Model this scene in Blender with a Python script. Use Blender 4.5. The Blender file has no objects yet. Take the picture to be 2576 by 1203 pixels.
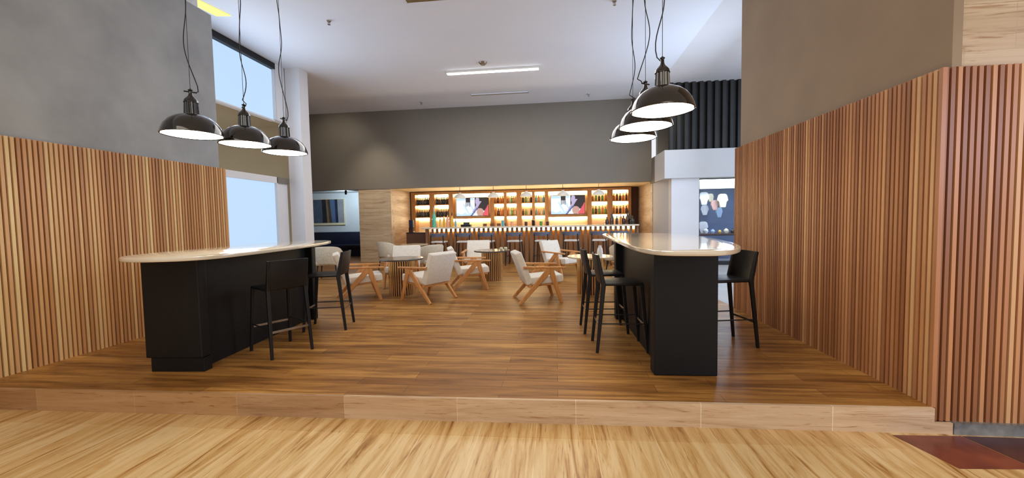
import bpy, bmesh, math, random
from mathutils import Vector, Matrix
random.seed(7)
C = bpy.context.scene.collection
SC = bpy.context.scene
PI = math.pi

# ------------------------------------------------------------------ camera, world, light, exposure
cam_d = bpy.data.cameras.new('camera'); cam = bpy.data.objects.new('camera', cam_d); C.objects.link(cam)
cam_d.sensor_width = 36; cam_d.lens = 1000/2576*36; cam_d.clip_start = .05; cam_d.clip_end = 100
def set_cam(yaw, pitch, roll, z):
    fw = Vector((-math.sin(yaw), math.cos(yaw), 0)); rt = Vector((math.cos(yaw), math.sin(yaw), 0)); up = Vector((0,0,1))
    f2 = fw*math.cos(pitch)-up*math.sin(pitch); u2 = up*math.cos(pitch)+fw*math.sin(pitch)
    r3 = rt*math.cos(roll)-u2*math.sin(roll); u3 = u2*math.cos(roll)+rt*math.sin(roll)
    m = Matrix((r3, u3, -f2)).transposed().to_4x4(); m.translation = (0,0,z); cam.matrix_world = m
set_cam(math.radians(6.3), math.atan(.05), .018, 1.39)
SC.camera = cam
SC.view_settings.view_transform = 'Standard'; SC.view_settings.look = 'None'
SC.view_settings.gamma = 1; SC.view_settings.exposure = 0.6; SC.view_settings.use_curve_mapping = False
w = bpy.data.worlds.new('world'); SC.world = w; w.use_nodes = True
w.node_tree.nodes['Background'].inputs[0].default_value = (.93,.95,1,1)
w.node_tree.nodes['Background'].inputs[1].default_value = .62

def area(name, loc, size, power, color, rot=(0,0,0), spread=None):
    l = bpy.data.lights.new(name, 'AREA'); l.shape = 'RECTANGLE'; l.size, l.size_y = size
    l.energy = power; l.color = color
    if spread: l.spread = spread
    o = bpy.data.objects.new(name, l); C.objects.link(o); o.location = loc; o.rotation_euler = rot
    return o
def spot(name, loc, target, power, color, angle=60, blend=.6, r=.05):
    l = bpy.data.lights.new(name, 'SPOT'); l.energy = power; l.color = color
    l.spot_size = math.radians(angle); l.spot_blend = blend; l.shadow_soft_size = r
    o = bpy.data.objects.new(name, l); C.objects.link(o); o.location = loc
    o.rotation_euler = (Vector(target)-Vector(loc)).to_track_quat('-Z','Y').to_euler()
    return o
# unseen area lights added to brighten the lobby and the lounge
area('lobby_fill', (0,-1.2,4.9), (9,3), 130, (1,.90,.76))
area('lounge_fill', (-1.5,9.0,5.04), (5,4), 92, (1,.97,.95))
area('daylight_left', (-6.3,7.2,3.2), (2.4,2.4), 40, (.66,.80,1), (0,math.radians(-90),0))
area('passage_daylight', (6.5,7.6,2.9), (2.5,3.6), 110, (.60,.76,1), (math.radians(90),0,math.radians(58)))
area('passage_daylight', (3.9,8.7,2.7), (2.2,2.6), 62, (.60,.76,1), (math.radians(90),0,math.radians(88)))

area('bar_fill', (-1.3,13.9,1.0), (6.5,.25), 38, (1,.80,.55), (math.radians(180),0,0))  # unseen upward area light, added to brighten the soffit
spot('pier_fill', (-5.9,11.7,5.0), (-6.0,13.0,1.0), 150, (1,.90,.74), 75, 1, .2)  # added spot that brightens the left travertine pier
spot('pier_fill', (3.0,11.2,5.0), (3.2,13.0,1.2), 80, (1,.90,.74), 70, 1, .2)  # the same added fill for the right pier
spot('bulkhead_washer', (-7.2,11.4,5.0), (-7.4,13.0,3.6), 30, (1,.90,.72), 110, .9, .2)
spot('slat_fill', (6.2,-1.5,2.6), (3.9,3.07,1.2), 330, (.62,.66,1), 46, 1, .3)  # unseen bluish spot added for the glow on the far right slats
# ------------------------------------------------------------------ materials
def lin(c):
    return tuple((v/255/12.92 if v/255 <= .04045 else ((v/255+.055)/1.055)**2.4) for v in c)+(1,)
def newmat(name, rough=.5, metal=0, coat=0, spec=.5):
    m = bpy.data.materials.new(name); m.use_nodes = True
    b = m.node_tree.nodes['Principled BSDF']
    b.inputs['Roughness'].default_value = rough; b.inputs['Metallic'].default_value = metal
    b.inputs['Coat Weight'].default_value = coat; b.inputs['Specular IOR Level'].default_value = spec
    return m, m.node_tree, b
def N(t, kind, **kw):
    n = t.nodes.new(kind)
    for k, v in kw.items(): setattr(n, k, v)
    return n
def mapping(t, scale=(1,1,1), rot=(0,0,0), loc=(0,0,0)):
    tc = N(t,'ShaderNodeTexCoord'); mp = N(t,'ShaderNodeMapping')
    mp.inputs['Scale'].default_value = scale; mp.inputs['Rotation'].default_value = rot; mp.inputs['Location'].default_value = loc
    t.links.new(tc.outputs['Object'], mp.inputs[0]); return mp
def ramp(t, stops):
    r = N(t,'ShaderNodeValToRGB'); e = r.color_ramp.elements
    while len(e) < len(stops): e.new(.5)
    for i,(p,c) in enumerate(stops): e[i].position = p; e[i].color = c
    return r
def noise(t, mp, scale, detail=4, rough=.55, dist=0):
    n = N(t,'ShaderNodeTexNoise'); n.inputs['Scale'].default_value = scale; n.inputs['Detail'].default_value = detail
    n.inputs['Roughness'].default_value = rough; n.inputs['Distortion'].default_value = dist
    t.links.new(mp.outputs[0], n.inputs['Vector']); return n
def mix(t, a, b, fac, mode='MIX'):
    m = N(t,'ShaderNodeMix', data_type='RGBA', blend_type=mode)
    for sock, v in ((m.inputs[6], a), (m.inputs[7], b), (m.inputs[0], fac)):
        if hasattr(v, 'links') or hasattr(v, 'is_linked'): t.links.new(v, sock)
        else: sock.default_value = v
    return m.outputs[2]
def bump(t, b, h, strength=.2, dist=.01):
    n = N(t,'ShaderNodeBump'); n.inputs['Strength'].default_value = strength; n.inputs['Distance'].default_value = dist
    t.links.new(h, n.inputs['Height']); t.links.new(n.outputs[0], b.inputs['Normal'])

def mottled(name, c1, c2, rough=.6, scale=3, metal=0, coat=0, bumps=0, fine=60, spec=.5):
    m,t,b = newmat(name, rough, metal, coat, spec)
    mp = mapping(t); n = noise(t, mp, scale)
    r = ramp(t, [(.35,lin(c1)),(.7,lin(c2))]); t.links.new(n.outputs[0], r.inputs[0])
    t.links.new(r.outputs[0], b.inputs['Base Color'])
    if bumps:
        n2 = noise(t, mp, fine, 2); bump(t, b, n2.outputs[0], bumps, .004)
    return m
def emit(name, color, strength):
    m,t,b = newmat(name, .5)
    b.inputs['Base Color'].default_value = (.02,.02,.02,1); b.inputs['Emission Color'].default_value = color
    b.inputs['Emission Strength'].default_value = strength
    return m
def slat_mat(name, axis, cols, pitch):
    m,t,b = newmat(name, .42)
    mp = mapping(t); sep = N(t,'ShaderNodeSeparateXYZ'); t.links.new(mp.outputs[0], sep.inputs[0])
    d = N(t,'ShaderNodeMath', operation='DIVIDE'); d.inputs[1].default_value = pitch; t.links.new(sep.outputs[axis], d.inputs[0])
    fl = N(t,'ShaderNodeMath', operation='FLOOR'); t.links.new(d.outputs[0], fl.inputs[0])
    wn = N(t,'ShaderNodeTexWhiteNoise', noise_dimensions='1D'); t.links.new(fl.outputs[0], wn.inputs['W'])
    r = ramp(t, [(0,lin(cols[0])),(.45,lin(cols[1])),(.75,lin(cols[2])),(1,lin(cols[3]))]); t.links.new(wn.outputs[0], r.inputs[0])
    mp2 = mapping(t, (40,40,1.2)); n = noise(t, mp2, 1.5, 3)
    o = mix(t, r.outputs[0], lin((255,255,255)), n.outputs[0], 'OVERLAY')
    o = mix(t, r.outputs[0], o, .4)
    t.links.new(o, b.inputs['Base Color']); return m
def grain(name, c1, c2, axis=0, rough=.45, scale=6, coat=0):
    sc = [12,12,12]; sc[axis] = 1
    m,t,b = newmat(name, rough, coat=coat)
    mp = mapping(t, tuple(sc)); n = noise(t, mp, scale/4, 4, .6, .4)
    r = ramp(t, [(.3,lin(c1)),(.7,lin(c2))]); t.links.new(n.outputs[0], r.inputs[0]); t.links.new(r.outputs[0], b.inputs['Base Color'])
    return m
def plank_floor():
    m,t,b = newmat('plank_floor', .3, spec=.28)
    mp = mapping(t)
    br = N(t,'ShaderNodeTexBrick', offset=.37, offset_frequency=2); t.links.new(mp.outputs[0], br.inputs['Vector'])
    br.inputs['Color1'].default_value = (0,0,0,1); br.inputs['Color2'].default_value = (1,1,1,1); br.inputs['Mortar'].default_value = (.5,.5,.5,1)
    br.inputs['Scale'].default_value = 1; br.inputs['Brick Width'].default_value = 1.25; br.inputs['Row Height'].default_value = .145
    br.inputs['Mortar Size'].default_value = .0015; br.inputs['Mortar Smooth'].default_value = .1
    mp2 = mapping(t, (.7,8,1)); n = noise(t, mp2, 1.6, 5, .6, .8)
    r = ramp(t, [(.28,lin((110,76,36))),(.45,lin((156,110,54))),(.6,lin((184,136,72))),(.8,lin((204,156,88)))])
    t.links.new(n.outputs[0], r.inputs[0])
    tone = mix(t, lin((196,176,160)), lin((255,250,240)), br.outputs['Color'])
    o = mix(t, r.outputs[0], tone, .8, 'MULTIPLY')
    mort = mix(t, o, lin((70,45,28)), br.outputs['Fac'])
    mp3 = mapping(t, (3,60,1)); n3 = noise(t, mp3, 2, 3)
    o2 = mix(t, mort, n3.outputs[0], .12, 'OVERLAY')
    t.links.new(o2, b.inputs['Base Color'])
    rr = ramp(t, [(.3,(.33,.33,.33,1)),(.7,(.46,.46,.46,1))]); t.links.new(n3.outputs[0], rr.inputs[0]); t.links.new(rr.outputs[0], b.inputs['Roughness'])
    bump(t, b, br.outputs['Fac'], -.25, .002)
    return m
def travertine(name, axis, tile, cols, joint=(205,170,110), rough=.3, stretch=1., rot=0, tone=.25):
    # axis: direction the veins run; tile: (brick width, row height, mapping rotation)
    m,t,b = newmat(name, rough, spec=.4)
    sc = [5.5*stretch,5.5*stretch,5.5*stretch]; sc[axis] = .45*stretch
    mp = mapping(t, tuple(sc)); n = noise(t, mp, 1.1, 8, .62, .9)
    r = ramp(t, [(.3,lin(cols[0])),(.43,lin(cols[1])),(.56,lin(cols[2])),(.72,lin(cols[3]))]); t.links.new(n.outputs[0], r.inputs[0])
    mp1 = mapping(t, rot=tile[2], loc=tile[3] if len(tile)>3 else (0,0,0))
    br = N(t,'ShaderNodeTexBrick', offset=tile[4] if len(tile)>4 else .5); t.links.new(mp1.outputs[0], br.inputs['Vector'])
    br.inputs['Color1'].default_value = (0,0,0,1); br.inputs['Color2'].default_value = (1,1,1,1); br.inputs['Scale'].default_value = 1
    br.inputs['Mortar'].default_value = (.5,.5,.5,1)
    br.inputs['Brick Width'].default_value = tile[0]; br.inputs['Row Height'].default_value = tile[1]; br.inputs['Mortar Size'].default_value = .002
    o = mix(t, r.outputs[0], mix(t, lin((205,190,175)), (1,1,1,1), br.outputs['Color']), tone*2, 'MULTIPLY')
    o = mix(t, o, lin(joint), br.outputs['Fac'])
    sc2 = [v*3.2 for v in sc]; sc2[axis] = sc[axis]*1.6
    n2 = noise(t, mapping(t, tuple(sc2)), 1.3, 6, .7, 1.4)
    r2 = ramp(t, [(.34,lin((196,160,120))),(.44,(1,1,1,1))]); t.links.new(n2.outputs[0], r2.inputs[0])
    o = mix(t, o, r2.outputs[0], .8, 'MULTIPLY')
    t.links.new(o, b.inputs['Base Color'])
    return m
XZ = (math.radians(90),0,0); YZ = (math.radians(90),0,math.radians(90))

M = {}
M['floor'] = plank_floor()
M['lobby'] = travertine('lobby_travertine', 1, (3.2,.42,(0,0,math.radians(90)),(0,.16,0),.0),
    [(150,100,44),(208,168,106),(226,196,142),(234,208,160)], joint=(236,214,170), rough=.32, stretch=2.0, tone=.12)
M['lobby_edge'] = travertine('lobby_edge_travertine', 1, (3.2,.42,(0,0,math.radians(90)),(0,.16,0),.0),
    [(140,90,40),(200,158,98),(220,186,130),(228,200,150)], joint=(236,214,170), rough=.32, stretch=2.0, tone=.12)
M['riser'] = travertine('riser_travertine', 0, (.915,2.,XZ,(.78,1,0),.0),
    [(204,172,136),(226,198,162),(236,210,176),(246,226,196)], joint=(246,232,208), rough=.4, stretch=2.2, tone=.3)
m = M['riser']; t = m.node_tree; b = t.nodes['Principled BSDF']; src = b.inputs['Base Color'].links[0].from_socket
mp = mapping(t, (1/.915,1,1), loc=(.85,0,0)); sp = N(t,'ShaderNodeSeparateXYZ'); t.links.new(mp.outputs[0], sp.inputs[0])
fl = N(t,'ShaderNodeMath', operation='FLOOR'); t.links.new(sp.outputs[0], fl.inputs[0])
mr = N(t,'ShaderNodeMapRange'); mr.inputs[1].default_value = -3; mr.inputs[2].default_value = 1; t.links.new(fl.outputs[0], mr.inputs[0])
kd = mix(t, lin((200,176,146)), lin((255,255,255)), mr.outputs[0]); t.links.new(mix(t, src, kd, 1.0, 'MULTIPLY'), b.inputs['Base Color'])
M['trav_wall'] = travertine('wall_travertine', 0, (.62,.31,XZ,(0,0,0)),
    [(150,124,92),(192,168,136),(206,184,154),(216,198,170)], joint=(186,162,130), rough=.45, stretch=1.5, tone=.12)
M['trav_side'] = travertine('wall_travertine_side', 1, (.62,.31,(math.radians(90),0,math.radians(90)),(0,0,0)),
    [(160,134,102),(196,172,140),(210,188,158),(220,202,174)], joint=(190,166,134), rough=.45, stretch=1.5, tone=.2)
M['ceiling'] = mottled('ceiling_paint', (230,234,242), (234,238,244), .9, .6)
M['taupe'] = mottled('taupe_paint', (122,114,102), (126,118,106), .55, .8, bumps=.08, fine=30)
M['white'] = mottled('white_paint', (220,218,218), (226,224,224), .7, 1)
M['plaster_left'] = mottled('grey_plaster', (150,152,153), (170,172,172), .8, 1.6, bumps=.15, fine=14)
M['plaster_right'] = mottled('warm_grey_plaster', (150,130,108), (158,138,114), .8, 1.6, bumps=.15, fine=14)
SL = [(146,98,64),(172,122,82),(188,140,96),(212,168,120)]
SL_LIT = [(160,112,70),(188,138,90),(204,158,108),(226,184,132)]  # same slat wood, with the left wall's stronger light put into the tones
M['slat_l'] = slat_mat('slat_wood_lit', 1, SL_LIT, .042)
SL = [(132,84,52),(158,106,68),(176,124,82),(206,158,110)]  # darker copy of that wood, the right side's weaker light in its colours
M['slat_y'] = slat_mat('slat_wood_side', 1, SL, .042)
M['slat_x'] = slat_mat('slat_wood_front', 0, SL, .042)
M['slat_back'] = mottled('slat_backing', (84,50,32), (96,60,40), .8, 2)
M['black_panel'] = mottled('black_laminate', (12,12,12), (16,16,16), .5, 3, spec=.3)
M['black_plastic'] = mottled('black_plastic', (18,17,17), (24,22,22), .45, 4, spec=.35)
M['black_gloss'] = mottled('black_enamel', (14,12,11), (18,16,15), .06, 4, coat=1)
M['black_matte'] = mottled('black_metal', (16,16,17), (24,24,25), .5, 4)
M['black_rib'] = mottled('black_rib_panel', (22,20,18), (32,30,27), .6, 2)
M['shade_white'] = mottled('white_enamel', (230,226,215), (236,232,222), .3, 3)
M['quartz'] = mottled('cream_quartz', (214,202,178), (222,210,188), .09, 2, coat=.5)
M['steel'] = mottled('brushed_steel', (150,142,130), (180,172,160), .35, 6, metal=1)
M['fabric'] = mottled('cream_boucle', (222,212,194), (234,226,212), .95, 30, bumps=.5, fine=180)
M['fabric_white'] = mottled('white_boucle', (214,208,200), (228,222,214), .95, 30, bumps=.5, fine=180)
M['fabric_beige'] = mottled('beige_boucle', (192,178,154), (210,198,174), .95, 26, bumps=.5, fine=140)
M['oak'] = grain('honey_oak', (186,122,62), (214,152,88), 2, .4)
M['brass'] = mottled('champagne_rib_metal', (226,184,122), (236,200,146), .22, 3, metal=1)
M['dark_stone'] = mottled('dark_stone', (70,64,58), (92,86,78), .18, 12)
M['beige_stone'] = mottled('beige_stone', (206,180,140), (220,198,160), .15, 8)
M['shelf_wood'] = grain('shelf_wood', (156,108,60), (180,130,78), 2, .45)
M['bar_wood'] = grain('bar_rib_wood', (128,88,56), (152,108,70), 2, .5)
M['cream'] = mottled('cream_back_panel', (246,224,178), (250,230,188), .6, 2)
M['gold_panel'] = mottled('gold_panel', (190,138,72), (204,152,84), .5, 2)
M['slate_blue'] = mottled('slate_blue_band', (84,88,104), (98,102,120), .5, 8)
M['beige_paint'] = mottled('beige_paint', (160,142,110), (166,148,116), .6, 1)
M['led_warm'] = emit('warm_led', (1,.83,.52,1), 20)
M['led_bar'] = emit('warm_bar_led', (1,.76,.42,1), 7)
M['led_white'] = emit('white_led', (1,.97,.92,1), 9)
M['lamp'] = emit('lamp_diffuser', (1,.90,.74,1), 8)
M['glow_yellow'] = emit('yellow_cove_glow', (1,.82,.16,1), 1.0)
M['window'] = emit('frosted_daylight', (.53,.74,1,1), .64)
M['navy'] = mottled('navy_vinyl', (20,24,44), (28,32,54), .45, 3)
M['brown_vinyl'] = mottled('brown_panel', (86,52,30), (96,60,36), .5, 3)
M['red_stone'] = mottled('red_marble', (104,46,28), (136,66,40), .3, 5)
M['dark_red_stone'] = mottled('dark_red_marble', (66,30,28), (86,42,38), .3, 5)
M['grey_stone'] = mottled('grey_marble', (96,96,92), (150,148,140), .3, 9)
M['tile_white'] = mottled('white_floor_tile', (206,204,200), (216,214,210), .2, 2)
M['blue_wall'] = mottled('blue_wall', (112,126,160), (126,140,174), .7, 2)
M['cloth_white'] = mottled('white_cotton', (226,228,232), (238,240,244), .9, 8)
M['cloth_cream'] = mottled('cream_cotton', (230,224,196), (240,234,210), .9, 8)
M['cloth_pink'] = mottled('pink_cotton', (214,170,160), (226,186,176), .9, 8)
M['cloth_blue'] = mottled('pale_blue_cotton', (170,196,224), (184,208,232), .9, 8)
M['dark_wood'] = grain('dark_shop_wood', (60,34,28), (84,50,40), 0, .5)
m,t,b = newmat('clear_glass', .02); b.inputs['Transmission Weight'].default_value = 1; b.inputs['IOR'].default_value = 1.1; b.inputs['Base Color'].default_value=(.9,.95,1,1); M['glass'] = m
def bottle_mat(name, c, rough=.12):
    return mottled(name, c, tuple(min(255,v+10) for v in c), rough, 6, coat=.5)
M['b_dark'] = bottle_mat('dark_green_bottle_glass', (26,28,20)); M['b_brown'] = bottle_mat('brown_bottle_glass', (70,36,16))
M['b_green'] = bottle_mat('green_bottle_glass', (92,150,50)); M['b_amber'] = bottle_mat('amber_bottle_glass', (196,122,40))
M['b_clear'] = bottle_mat('pale_bottle_glass', (206,196,160)); M['b_teal'] = bottle_mat('teal_bottle_glass', (92,190,160))
M['b_yellow'] = bottle_mat('yellow_bottle_glass', (232,190,84)); M['b_pink'] = bottle_mat('pink_bottle_glass', (240,170,130)); M['b_blue'] = bottle_mat('blue_bottle_glass', (96,176,190))
M['b_maroon'] = bottle_mat('maroon_bottle_glass', (60,24,20)); M['label'] = mottled('paper_label', (200,196,186), (220,216,206), .8, 10)
M['cork'] = mottled('bottle_cap', (60,40,34), (80,56,46), .5, 10)

# ------------------------------------------------------------------ mesh helpers
class MB:
    def __init__(s): s.bm = bmesh.new()
    def box(s, x0,x1,y0,y1,z0,z1, bev=0, seg=2, mat=None, mi=0):
        x0,x1=min(x0,x1),max(x0,x1); y0,y1=min(y0,y1),max(y0,y1); z0,z1=min(z0,z1),max(z0,z1)
        v = [s.bm.verts.new(p) for p in ((x0,y0,z0),(x1,y0,z0),(x1,y1,z0),(x0,y1,z0),(x0,y0,z1),(x1,y0,z1),(x1,y1,z1),(x0,y1,z1))]
        fs = [s.bm.faces.new([v[i] for i in q]) for q in ((3,2,1,0),(4,5,6,7),(0,1,5,4),(1,2,6,5),(2,3,7,6),(3,0,4,7))]
        for f in fs: f.material_index = mi
        if bev:
            es = list({e for f in fs for e in f.edges})
            r = bmesh.ops.bevel(s.bm, geom=es, offset=bev, segments=seg, affect='EDGES', profile=.5)
            v = list({w for f in r['faces'] for w in f.verts} | {w for w in v if w.is_valid})
        if mat is not None: bmesh.ops.transform(s.bm, matrix=mat, verts=[w for w in v if w.is_valid])
        return s
    def rbox(s, cx,cy,cz, lx,ly,lz, bev=0, seg=2, rot=None):
        mt = Matrix.Translation((cx,cy,cz)) @ (rot.to_4x4() if rot else Matrix())
        return s.box(-lx/2,lx/2,-ly/2,ly/2,-lz/2,lz/2, bev, seg, mt)
    def beam(s, p0, p1, a0, b0, a1=None, b1=None, side=(1,0,0)):
        # tapered rectangular bar; a along `side`, b across
        a1 = a0 if a1 is None else a1; b1 = b0 if b1 is None else b1
        p0, p1 = Vector(p0), Vector(p1); d = (p1-p0).normalized(); sd = Vector(side); sd = (sd - d*sd.dot(d)).normalized(); n = d.cross(sd)
        R = []
        for p,a,b in ((p0,a0,b0),(p1,a1,b1)):
            c = min(a,b)*.2
            pts = [(-a/2+c,-b/2),(a/2-c,-b/2),(a/2,-b/2+c),(a/2,b/2-c),(a/2-c,b/2),(-a/2+c,b/2),(-a/2,b/2-c),(-a/2,-b/2+c)]
            R.append([s.bm.verts.new(p+sd*u+n*v) for u,v in pts])
        k = 8
        for i in range(k): s.bm.faces.new((R[0][i],R[0][(i+1)%k],R[1][(i+1)%k],R[1][i]))
        s.bm.faces.new(R[0][::-1]); s.bm.faces.new(R[1]); return s
    def tube(s, pts, r, seg=8, r1=None):
        pts = [Vector(p) for p in pts]; rings = []
        for i,p in enumerate(pts):
            d = (pts[min(i+1,len(pts)-1)]-pts[max(i-1,0)]).normalized()
            a = Vector((1,0,0)) if abs(d.x) < .9 else Vector((0,1,0)); u = d.cross(a).normalized(); v = d.cross(u)
            rr = r if r1 is None else r+(r1-r)*i/(len(pts)-1)
            rings.append([s.bm.verts.new(p+(u*math.cos(2*PI*k/seg)+v*math.sin(2*PI*k/seg))*rr) for k in range(seg)])
        for i in range(len(rings)-1):
            for k in range(seg): s.bm.faces.new((rings[i][k],rings[i][(k+1)%seg],rings[i+1][(k+1)%seg],rings[i+1][k]))
        s.bm.faces.new(rings[0][::-1]); s.bm.faces.new(rings[-1]); return s
    def lathe(s, prof, seg=32, c=(0,0,0), rib=None):
        rings = []
        for r,z in prof:
            if r < 1e-5: rings.append([s.bm.verts.new((c[0],c[1],c[2]+z))]); continue
            rings.append([s.bm.verts.new((c[0]+r*(rib(k) if rib else 1)*math.cos(2*PI*k/seg), c[1]+r*(rib(k) if rib else 1)*math.sin(2*PI*k/seg), c[2]+z)) for k in range(seg)])
        for a,b in zip(rings, rings[1:]):
            for k in range(seg):
                k2 = (k+1)%seg
                if len(a)==1 and len(b)==1: continue
                if len(a)==1: s.bm.faces.new((a[0],b[k],b[k2]))
                elif len(b)==1: s.bm.faces.new((a[k],a[k2],b[0]))
                else: s.bm.faces.new((a[k],a[k2],b[k2],b[k]))
        return s
    def prism(s, pts, z0, z1, mi=0):
        a = [s.bm.verts.new((x,y,z0)) for x,y in pts]; b = [s.bm.verts.new((x,y,z1)) for x,y in pts]; k = len(pts)
        for i in range(k): s.bm.faces.new((a[i],a[(i+1)%k],b[(i+1)%k],b[i]))
        s.bm.faces.new(a[::-1]); s.bm.faces.new(b); return s
    def prism_xz(s, pts, y0, y1, mi=0):
        a = [s.bm.verts.new((x,y0,z)) for x,z in pts]; b = [s.bm.verts.new((x,y1,z)) for x,z in pts]; k = len(pts)
        fs = [s.bm.faces.new((a[i],a[(i+1)%k],b[(i+1)%k],b[i])) for i in range(k)]+[s.bm.faces.new(a[::-1]), s.bm.faces.new(b)]
        for f in fs: f.material_index = mi
        return s
    def build(s, name, mat, parent=None, smooth=None, **tags):
        bmesh.ops.recalc_face_normals(s.bm, faces=s.bm.faces)
        me = bpy.data.meshes.new(name); s.bm.to_mesh(me); s.bm.free()
        for mm in (mat if isinstance(mat, (list,tuple)) else [mat]): me.materials.append(mm)
        o = bpy.data.objects.new(name, me); C.objects.link(o)
        if smooth is not None:
            me.shade_smooth()
            me.set_sharp_from_angle(angle=math.radians(smooth))
        if parent: o.parent = parent
        for k,v in tags.items(): o[k] = v
        return o
def thing(name, label, cat, loc=(0,0,0), rz=0, group=None):
    o = bpy.data.objects.new(name, None); C.objects.link(o); o.empty_display_size = .1
    o.location = loc; o.rotation_euler = (0,0,rz); o['label'] = label; o['category'] = cat
    if group: o['group'] = group
    return o
def tag(o, label, cat, group=None, kind=None):
    o['label'] = label; o['category'] = cat
    if group: o['group'] = group
    if kind: o['kind'] = kind
    return o
def struct(o, label, cat='wall'):
    o['kind'] = 'structure'; o['label'] = label; o['category'] = cat; return o
KIDS = {}
def dup(root, loc, rz=0, label=None, group=None, scale=None):
    r = root.copy(); C.objects.link(r); r.location = loc; r.rotation_euler = (0,0,rz)
    if label: r['label'] = label
    if group: r['group'] = group
    if scale: r.scale = scale
    for ch in list(root.children):
        c = ch.copy(); C.objects.link(c); c.parent = r
        for g in list(ch.children):
            d = g.copy(); C.objects.link(d); d.parent = c
    return r
def facing(dx, dy): return math.atan2(dy, dx) - PI/2        # local +Y turned to (dx, dy)
def box(name, mat, x0,x1,y0,y1,z0,z1, label, cat='wall', bev=0):
    return struct(MB().box(x0,x1,y0,y1,z0,z1,bev).build(name, mat), label, cat)

# ------------------------------------------------------------------ the setting
HC = 5.10
# raised wooden platform, front edge slightly out of square
struct(MB().prism([(-5.2,2.87),(2.66,3.06),(2.66,16.4),(-12,16.4),(-12,9.3),(-6.6,9.3),(-6.6,5.8),(-5.2,5.8)], -.16, 0).build('floor', M['floor']), 'brown wood plank floor of the raised lounge', 'floor')
struct(MB().prism([(-9,-5),(9,-5),(9,3.4),(2.77,3.4),(2.77,3.05),(2.6,3.05),(-5.4,2.85),(-9,2.85)], -.3, -.18).build('floor', M['lobby']), 'striped travertine lobby floor below the step', 'floor')
box('floor', M['tile_white'], 2.66,9, 6.26,16.4, -.16,-.002, 'white tile floor beyond the right slatted wall', 'floor')
# border course of the lobby floor next to the step
struct(MB().prism([(-9,2.62),(-5.2,2.66),(2.3,2.83),(2.3,3.04),(-5.4,2.85),(-9,2.85)], -.18, -.1785).build('floor', M['lobby_edge']), 'narrow travertine border course along the foot of the step', 'floor')
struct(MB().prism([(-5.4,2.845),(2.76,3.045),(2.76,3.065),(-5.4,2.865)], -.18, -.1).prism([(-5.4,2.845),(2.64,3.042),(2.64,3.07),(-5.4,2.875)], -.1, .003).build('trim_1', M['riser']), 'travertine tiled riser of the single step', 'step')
box('trim_2', M['grey_stone'], 2.765,9, 3.04,3.2, -.18,-.10, 'grey stone plinth under the right slatted wall', 'plinth')
struct(MB().prism([(2.34,3.0),(2.43,2.63),(2.87,2.66),(2.79,3.02)], -.18,-.177).build('floor', M['red_stone']), 'red marble inlay tile in the lobby floor', 'floor tile')
struct(MB().prism([(2.80,3.02),(2.88,2.66),(3.7,2.72),(3.7,3.03)], -.18,-.177).build('floor', M['dark_red_stone']), 'dark red marble inlay tile at the right edge of the lobby floor', 'floor tile')

# ceiling: main slab and a slightly higher paler strip on the right
box('ceiling', M['ceiling'], -12,2.92, -3,16.4, HC,HC+.2, 'white painted ceiling', 'ceiling')
box('ceiling', M['white'], 2.92,9, -3,16.4, HC,HC+.2, 'paler ceiling strip on the right', 'ceiling')

# slatted walls
def slats_y(x, y0, y1, z0, z1, side, name, label):
    b = MB(); p = .042; k = int(round(y0/p))
    while (k+1)*p <= y1:
        y = k*p
        b.box(x, x+side*.022, y+.008, y+.034, z0, z1); k += 1
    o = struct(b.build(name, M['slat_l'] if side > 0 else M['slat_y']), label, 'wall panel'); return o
def slats_x(y, x0, x1, z0, z1, name, label):
    b = MB(); p = .042; k = int(round(x0/p))
    while (k+1)*p <= x1:
        x = k*p
        b.box(x+.008, x+.034, y, y-.022, z0, z1); k += 1
    return struct(b.build(name, M['slat_x']), label, 'wall panel')
# left wall
box('wall_left', M['slat_back'], -5.5,-5.17, -.5,5.74, -.18,2.262, 'dark backing of the left slatted wall')
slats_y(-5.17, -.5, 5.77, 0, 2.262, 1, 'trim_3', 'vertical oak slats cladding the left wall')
struct(MB().box(-5.5,-5.145, 5.742,5.77, 0,2.262).build('trim_4', M['slat_l']), 'wooden end board of the left slatted wall', 'trim')
box('wall_left', M['plaster_left'], -5.5,-5.19, -.5,5.70, 2.264,4.58, 'grey plaster wall above the left slats')
# right wall block
box('wall_right', M['slat_back'], 2.665,4.2, 3.095,6.22, -.16,2.372, 'dark backing of the right slatted wall')
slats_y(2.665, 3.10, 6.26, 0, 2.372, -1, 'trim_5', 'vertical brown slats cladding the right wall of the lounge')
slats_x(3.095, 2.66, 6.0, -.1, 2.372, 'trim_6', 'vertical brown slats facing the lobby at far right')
struct(MB().box(2.64,2.668, 3.07,3.1, -.1,2.372).build('trim_7', M['slat_y']), 'wooden corner post of the right slatted wall', 'trim')
box('wall_right', M['slat_back'], 4.2,6.1, 3.095,3.3, -.1,2.372, 'dark backing behind the far right slats')
box('wall_right', M['plaster_right'], 2.70,4.0, 3.14,6.20, 2.374,HC, 'warm grey plaster wall above the right slats')
box('trim_8', M['plaster_right'], 2.70,2.76, 3.08,3.14, 2.374,HC, 'narrow brown corner strip beside the pale stone')
box('wall_right', M['trav_wall'], 2.77,6.1, 3.10,3.139, 2.374,HC, 'pale travertine wall above the far right slats')
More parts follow.
